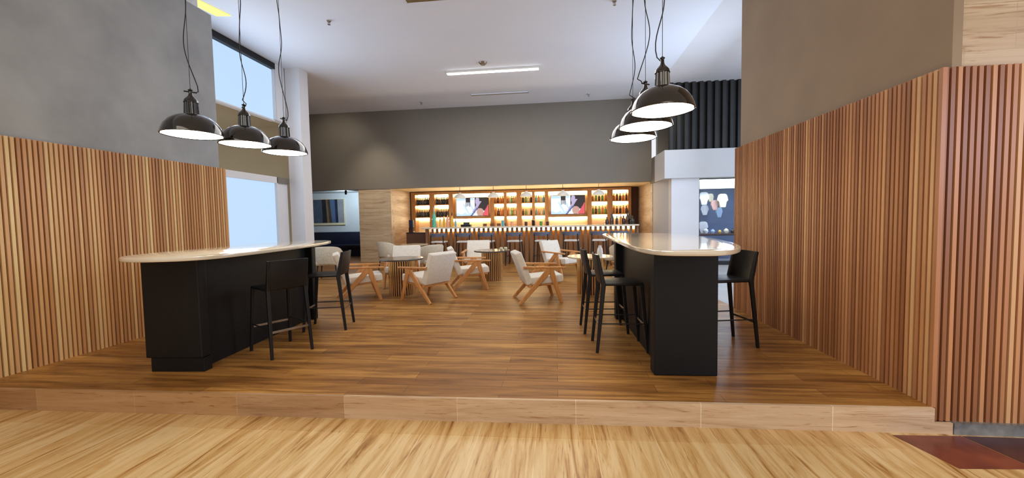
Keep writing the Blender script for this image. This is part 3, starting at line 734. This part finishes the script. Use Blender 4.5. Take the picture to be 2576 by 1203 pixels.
# bottles standing on the counter
def counter_bottle(label, x, y, mat, h, capm='cork', group='tall bottles on the left end of the counter'):
    t = thing('display_bottle', label, 'bottle', (x,y,CT), 0, group); s = h/.56
    MB().lathe([(0,0),(.05*s,0),(.058*s,.02*s),(.056*s,.27*s),(.046*s,.33*s),(.024*s,.38*s),(.018*s,.47*s),(0,.47*s)],20).build('body', M[mat], t, 50)
    MB().lathe([(.020*s,.44*s),(.024*s,.445*s),(.022*s,.56*s),(0,.56*s)],16).build('cap', M[capm], t, 50)
counter_bottle('largest bottle on the counter, teal with a pale neck', -4.02,12.9,'b_teal',.66,'b_clear')
counter_bottle('leftmost yellow bottle on the counter, right of the teal bottle', -3.80,12.85,'b_yellow',.40)
counter_bottle('yellow bottle between the leftmost yellow and the pink bottle', -3.70,12.95,'b_yellow',.46)
counter_bottle('pink bottle on the left end of the counter', -3.55,12.85,'b_pink',.50)
counter_bottle('yellow bottle between the pink and the blue bottle', -3.42,12.93,'b_yellow',.47)
counter_bottle('short blue bottle on the counter right of the yellow ones', -3.28,12.85,'b_blue',.30,'b_blue')
G = 'dark bottles on the right end of the counter'
for k,(x,y,mt,kind,s,lab) in enumerate([(1.62,12.9,'b_maroon','squat',1.1,'leftmost squat maroon bottle of the cluster on the counter'),(1.74,12.82,'b_brown','spirit',1.15,'brown bottle in front of the cluster on the counter'),(1.80,13.0,'b_dark','wine',1.25,'tall dark bottle on the left of the cluster on the counter'),(1.93,12.9,'b_maroon','spirit',1.0,'short maroon bottle in the middle of the cluster'),(2.04,12.82,'b_amber','wine',1.1,'amber bottle in the middle of the cluster'),(2.14,12.95,'b_maroon','squat',1.3,'squat maroon bottle right of the amber bottle'),(2.24,12.85,'b_brown','wine',1.15,'brown bottle beside the tallest dark bottle'),(2.32,13.0,'b_dark','wine',1.4,'tallest dark bottle on the right of the cluster'),(2.40,12.85,'b_dark','squat',1.25,'rightmost squat dark bottle at the counter end')]):
    bottle(kind, mt, (x,y,CT), lab, G, s)
# other things on the counter
t = thing('till', 'low black till on the counter beside the blue bottle', 'till', (-2.95,12.95,CT))
MB().box(-.16,.16,-.12,.12,0,.07,.01).build('body', M['black_plastic'], t); MB().rbox(0,.05,.10,.2,.02,.08,.004,1,Matrix.Rotation(-.3,3,'X')).build('screen', M['black_gloss'], t)
cup = None
for x,mt,lab in ((-1.72,'b_blue','pale blue canister on the counter, leftmost of the canisters'),(-1.42,'b_pink','pink canister on the counter'),(-.96,'b_brown','brown canister on the counter right of the pink one'),(-.72,'black_plastic','tall black canister on the counter'),(-.47,'b_green','green canister on the counter'),(-.26,'b_maroon','maroon canister on the counter, rightmost of the canisters')):
    t = thing('canister', lab, 'canister', (x,12.95,CT), 0, 'canisters on the counter')
    h = .17 if mt in ('b_blue','black_plastic') else .12
    MB().lathe([(0,0),(.045,0),(.05,.008),(.05,h),(0,h)],18).build('body', M[mt], t, 40); MB().lathe([(0,h),(.052,h),(.052,h+.015),(0,h+.02)],18).build('lid', M['steel'], t, 40)
# menu stands on the worktop behind
for k,(x) in enumerate((-2.9+.28,-2.35,-2.1,-1.9)):
    t = thing('menu_holder', ('leftmost','second','third','rightmost')[k]+' small dark block of the four on the back worktop', 'menu holder', (x,14.62,.92), 0, 'dark blocks on the back worktop')
    MB().box(-.07,.07,-.02,.02,.0,.32,.004,1).build('card', M['brown_vinyl'], t); MB().box(-.08,.08,-.035,.035,0,.02).build('foot', M['black_matte'], t)
# bar pendants
p0 = None
for x,lab in zip((-3.22,-2.07,-.96,.25,1.41),('white dome pendant over the bar in front of the left television','white dome pendant over the bar right of the left television','white dome pendant at the centre of the bar','white dome pendant over the bar in front of the right television','rightmost white dome pendant over the bar')):
    if p0 is None:
        p0 = thing('bar_pendant', lab, 'pendant lamp', (x,13.28,2.13), 0, 'white dome pendants over the bar'); p0.scale = (1.2,1.2,1.03)
        MB().lathe([(.165,0),(.162,.03),(.135,.085),(.09,.125),(.045,.14),(.04,.18),(0,.185),(.04,.13),(.085,.12),(.13,.08),(.157,.03),(.16,0)],36).build('lamp_shade', M['shade_white'], p0, 40)
        MB().tube([(0,0,.18),(0,0,.36)],.006,8).build('cord', M['black_matte'], p0)
        MB().lathe([(0,.03),(.03,.04),(.04,.07),(.02,.11),(0,.12)],16).build('bulb', emit('bulb',(1,.85,.6,1),5), p0, 60)
    else: dup(p0, (x,13.28,2.13), 0, lab)
# slim stools along the bar
def slim_stool(label, loc, rz, group):
    t = thing('counter_stool', label, 'stool', loc, rz, group)
    MB().box(-.21,.21,-.19,.19,.70,.75,.02,3).build('seat', M['fabric_white'], t, 50)
    b = MB(); n = 12; prev=None
    rings = []
    for i in range(n+1):
        a = math.radians(200+140*i/n); r0 = .25
        rings.append([b.bm.verts.new((rr*math.cos(a), rr*math.sin(a)*.9+.0, z)) for rr,z in ((r0,.89),(r0+.03,.885),(r0+.03,.99),(r0,.995))])
    for a,c in zip(rings,rings[1:]):
        for i in range(4): b.bm.faces.new((a[i],a[(i+1)%4],c[(i+1)%4],c[i]))
    b.bm.faces.new(rings[0]); b.bm.faces.new(rings[-1][::-1])
    b.build('backrest', M['slate_blue'], t, 50)
    for s in (-1,1):
        MB().tube([(s*.24,-.25,0),(s*.195,-.175,.72),(s*.20,-.185,.93)], .016, 8).build('leg', M['black_matte'], t, 60)
        MB().tube([(s*.235,.23,0),(s*.185,.165,.72)], .016, 8).build('leg', M['black_matte'], t, 60)
    MB().tube([(-.222,.206,.28),(.222,.206,.28),(.226,-.225,.28),(-.226,-.225,.28),(-.222,.206,.28)], .007, 6).build('footrest', M['black_matte'], t)
    return t
ss = slim_stool('leftmost slim black-legged stool along the bar', (-3.58,11.95,0), facing(.1,1), 'slim stools along the bar')
for x,r,lab in ((-2.80,-.05,'second slim stool from the left along the bar'),(-2.09,.1,'third slim stool from the left along the bar'),(-1.24,.12,'fourth slim stool from the left along the bar'),(-.40,.2,'slim stool along the bar, fifth from the left'),(.46,.15,'slim stool along the bar, sixth from the left'),(1.28,.2,'slim stool along the bar just left of the right high table'),(1.85,.1,'slim stool at the right end of the bar, partly behind the high table')):
    dup(ss, (x,11.95,0), facing(r,1), lab)
# brown cabinet at the left end of the bar
t = thing('cabinet', 'plain brown cabinet at the left end of the bar', 'cabinet', (-4.62,13.05,0))
MB().box(-.36,.30,-.2,.2,.08,.98,.006,1).build('body', M['brown_vinyl'], t); MB().box(-.32,.27,-.17,.17,0,.08).build('plinth', M['black_matte'], t); MB().box(-.37,.31,-.21,.21,.98,1.0).build('top', M['black_matte'], t)
t = thing('bottle_display', 'small dark red and violet stack on the brown cabinet', 'box', (-4.88,13.1,1.0))
MB().box(-.08,.08,-.08,.08,0,.16,.01).build('lower_box', M['b_maroon'], t); MB().box(-.07,.07,-.07,.07,.16,.42,.01).build('upper_box', M['navy'], t)

# ------------------------------------------------------------------ alcove at back left
t = thing('picture', 'large abstract picture in a pale frame on the alcove wall', 'picture', (-9.55,15.96,1.84))
MB().box(-.70,.70,-.02,.03,-.56,.54).build('frame', M['cream'], t)
cols = ['picture_slate','picture_black','picture_tan','picture_brown','picture_blue','picture_navy','picture_grey']
cm = [mottled(n,c,tuple(v+14 for v in c),.5,4) for n,c in zip(cols,[(80,92,108),(34,32,36),(120,98,76),(80,60,46),(84,104,136),(38,42,66),(150,146,150)])]
b = MB(); edges = [(-.68,-.68),(-.30,-.28),(-.12,-.08),(-.04,.02),(.06,.14),(.28,.30),(.40,.42),(.68,.68)]
for i in range(7):
    a,c = edges[i],edges[i+1]; b.prism_xz([(a[1],-.47),(c[1],-.47),(c[0],.52),(a[0],.52)], -.026,-.021, i)
b.build('canvas', cm, t)
t = thing('banquette', 'dark navy upholstered banquette along the alcove wall', 'banquette', (-9.4,15.6,0))
MB().box(-2.2,2.2,.2,.38,.3,.98,.03,3).build('backrest', M['navy'], t, 50); MB().box(-2.2,2.2,-.3,.2,.30,.47,.04,3).build('seat', M['navy'], t, 50); MB().box(-2.15,2.15,-.22,.36,0,.30).build('base', M['navy'], t)
t = thing('spotlight', 'black spotlight on the alcove ceiling track', 'spotlight', (-7.85,14.3,2.62))
MB().box(-.5,.5,-.015,.015,-.025,0).build('track', M['black_matte'], t)
MB().tube([(0,0,-.02),(-.02,.0,-.08)],.012).tube([(.03,-.06,-.07),(-.06,.10,-.15)],.042,14).build('head', M['black_matte'], t, 40)
spot('alcove_spot', (-7.93,14.42,2.44), (-9.0,16.0,1.9), 75, (.62,.84,1), 95, .3)

# ------------------------------------------------------------------ inside the shop window
def shirt(label, loc, mat, s, group):
    t = thing('hanging_top', label, 'garment', loc, random.uniform(-.4,.4), group)
    b = MB(); pts = [(-.07,0),(-.20,-.05),(-.27,-.26),(-.19,-.30),(-.16,-.18),(-.15,-.52),(.15,-.52),(.16,-.18),(.19,-.30),(.27,-.26),(.20,-.05),(.07,0),(0,-.04)]
    b.prism_xz([(x*s*.75,z*s) for x,z in pts], -.03,.03); bmesh.ops.bevel(b.bm, geom=b.bm.edges[:], offset=.012, segments=2, affect='EDGES')
    b.build('cloth', M[mat], t, 40)
    MB().tube([(0,0,-.03),(0,0,.05),(.02,0,.07)],.004,6).tube([(-.12*s,0,-.03),(0,0,0),(.12*s,0,-.03)],.005,6).tube([(0,0,.06),(0,0,2.42-loc[2])],.0015,4).build('hanger', M['steel'], t)
for x,y,z,mt,s,lab in ((4.12,12.6,1.98,'cloth_cream',.55,'cream top hanging at the left edge of the shop window'),(4.42,12.5,2.1,'cloth_white',.75,'large white top hanging near the top of the shop window'),(4.68,12.7,2.06,'cloth_cream',.5,'small cream top hanging in the middle of the shop window'),(4.95,12.5,2.04,'cloth_cream',.8,'cream top hanging at the right of the shop window'),(4.55,12.8,1.72,'cloth_white',.6,'white top hanging low in the shop window'),(4.14,12.7,1.62,'cloth_blue',.6,'pale blue top at the left edge of the shop window'),(4.76,12.6,1.86,'cloth_pink',.6,'pink top hanging in the middle of the shop window'),(5.0,12.9,1.64,'cloth_blue',.6,'pale blue top hanging at the lower right of the shop window'),(4.44,12.6,1.22,'cloth_white',.7,'lowest white top in the shop window')):
    shirt(lab, (x,y,z), mt, s, 'tops hanging in the shop window')
t = thing('display_table', 'dark wooden display table inside the shop window', 'table', (4.85,12.4,0))
MB().box(-.7,.8,-.25,.25,.80,.86,.006,1).build('top', M['dark_wood'], t)
for sx in (-.65,.75):
    for sy in (-.2,.2): MB().box(sx-.03,sx+.03,sy-.03,sy+.03,0,.80).build('leg', M['dark_wood'], t)
for k,(x,mt,r,lab) in enumerate(((4.42,'cloth_white',.075,'white round ornament on the shop display table'),(4.62,'cloth_blue',.06,'pale blue round ornament on the shop display table'),(4.82,'b_yellow',.05,'yellow round ornament on the shop display table'),(5.0,'cloth_cream',.07,'cream round ornament on the shop display table'),(5.18,'dark_stone',.06,'dark round ornament on the shop display table'))):
    o = MB().lathe([(0,0),(r*.6,.0),(r,r*.8),(r*.8,r*1.6),(r*.3,r*1.9),(r*.35,r*2.2),(0,r*2.2)],18).build('ornament', M[mt], None, 60); o.location = (x,12.35,.86); tag(o, lab, 'ornament', 'ornaments on the shop display table')
area('shop_light', (4.9,12.2,2.42), (1.6,.5), 30, (.9,.95,1))
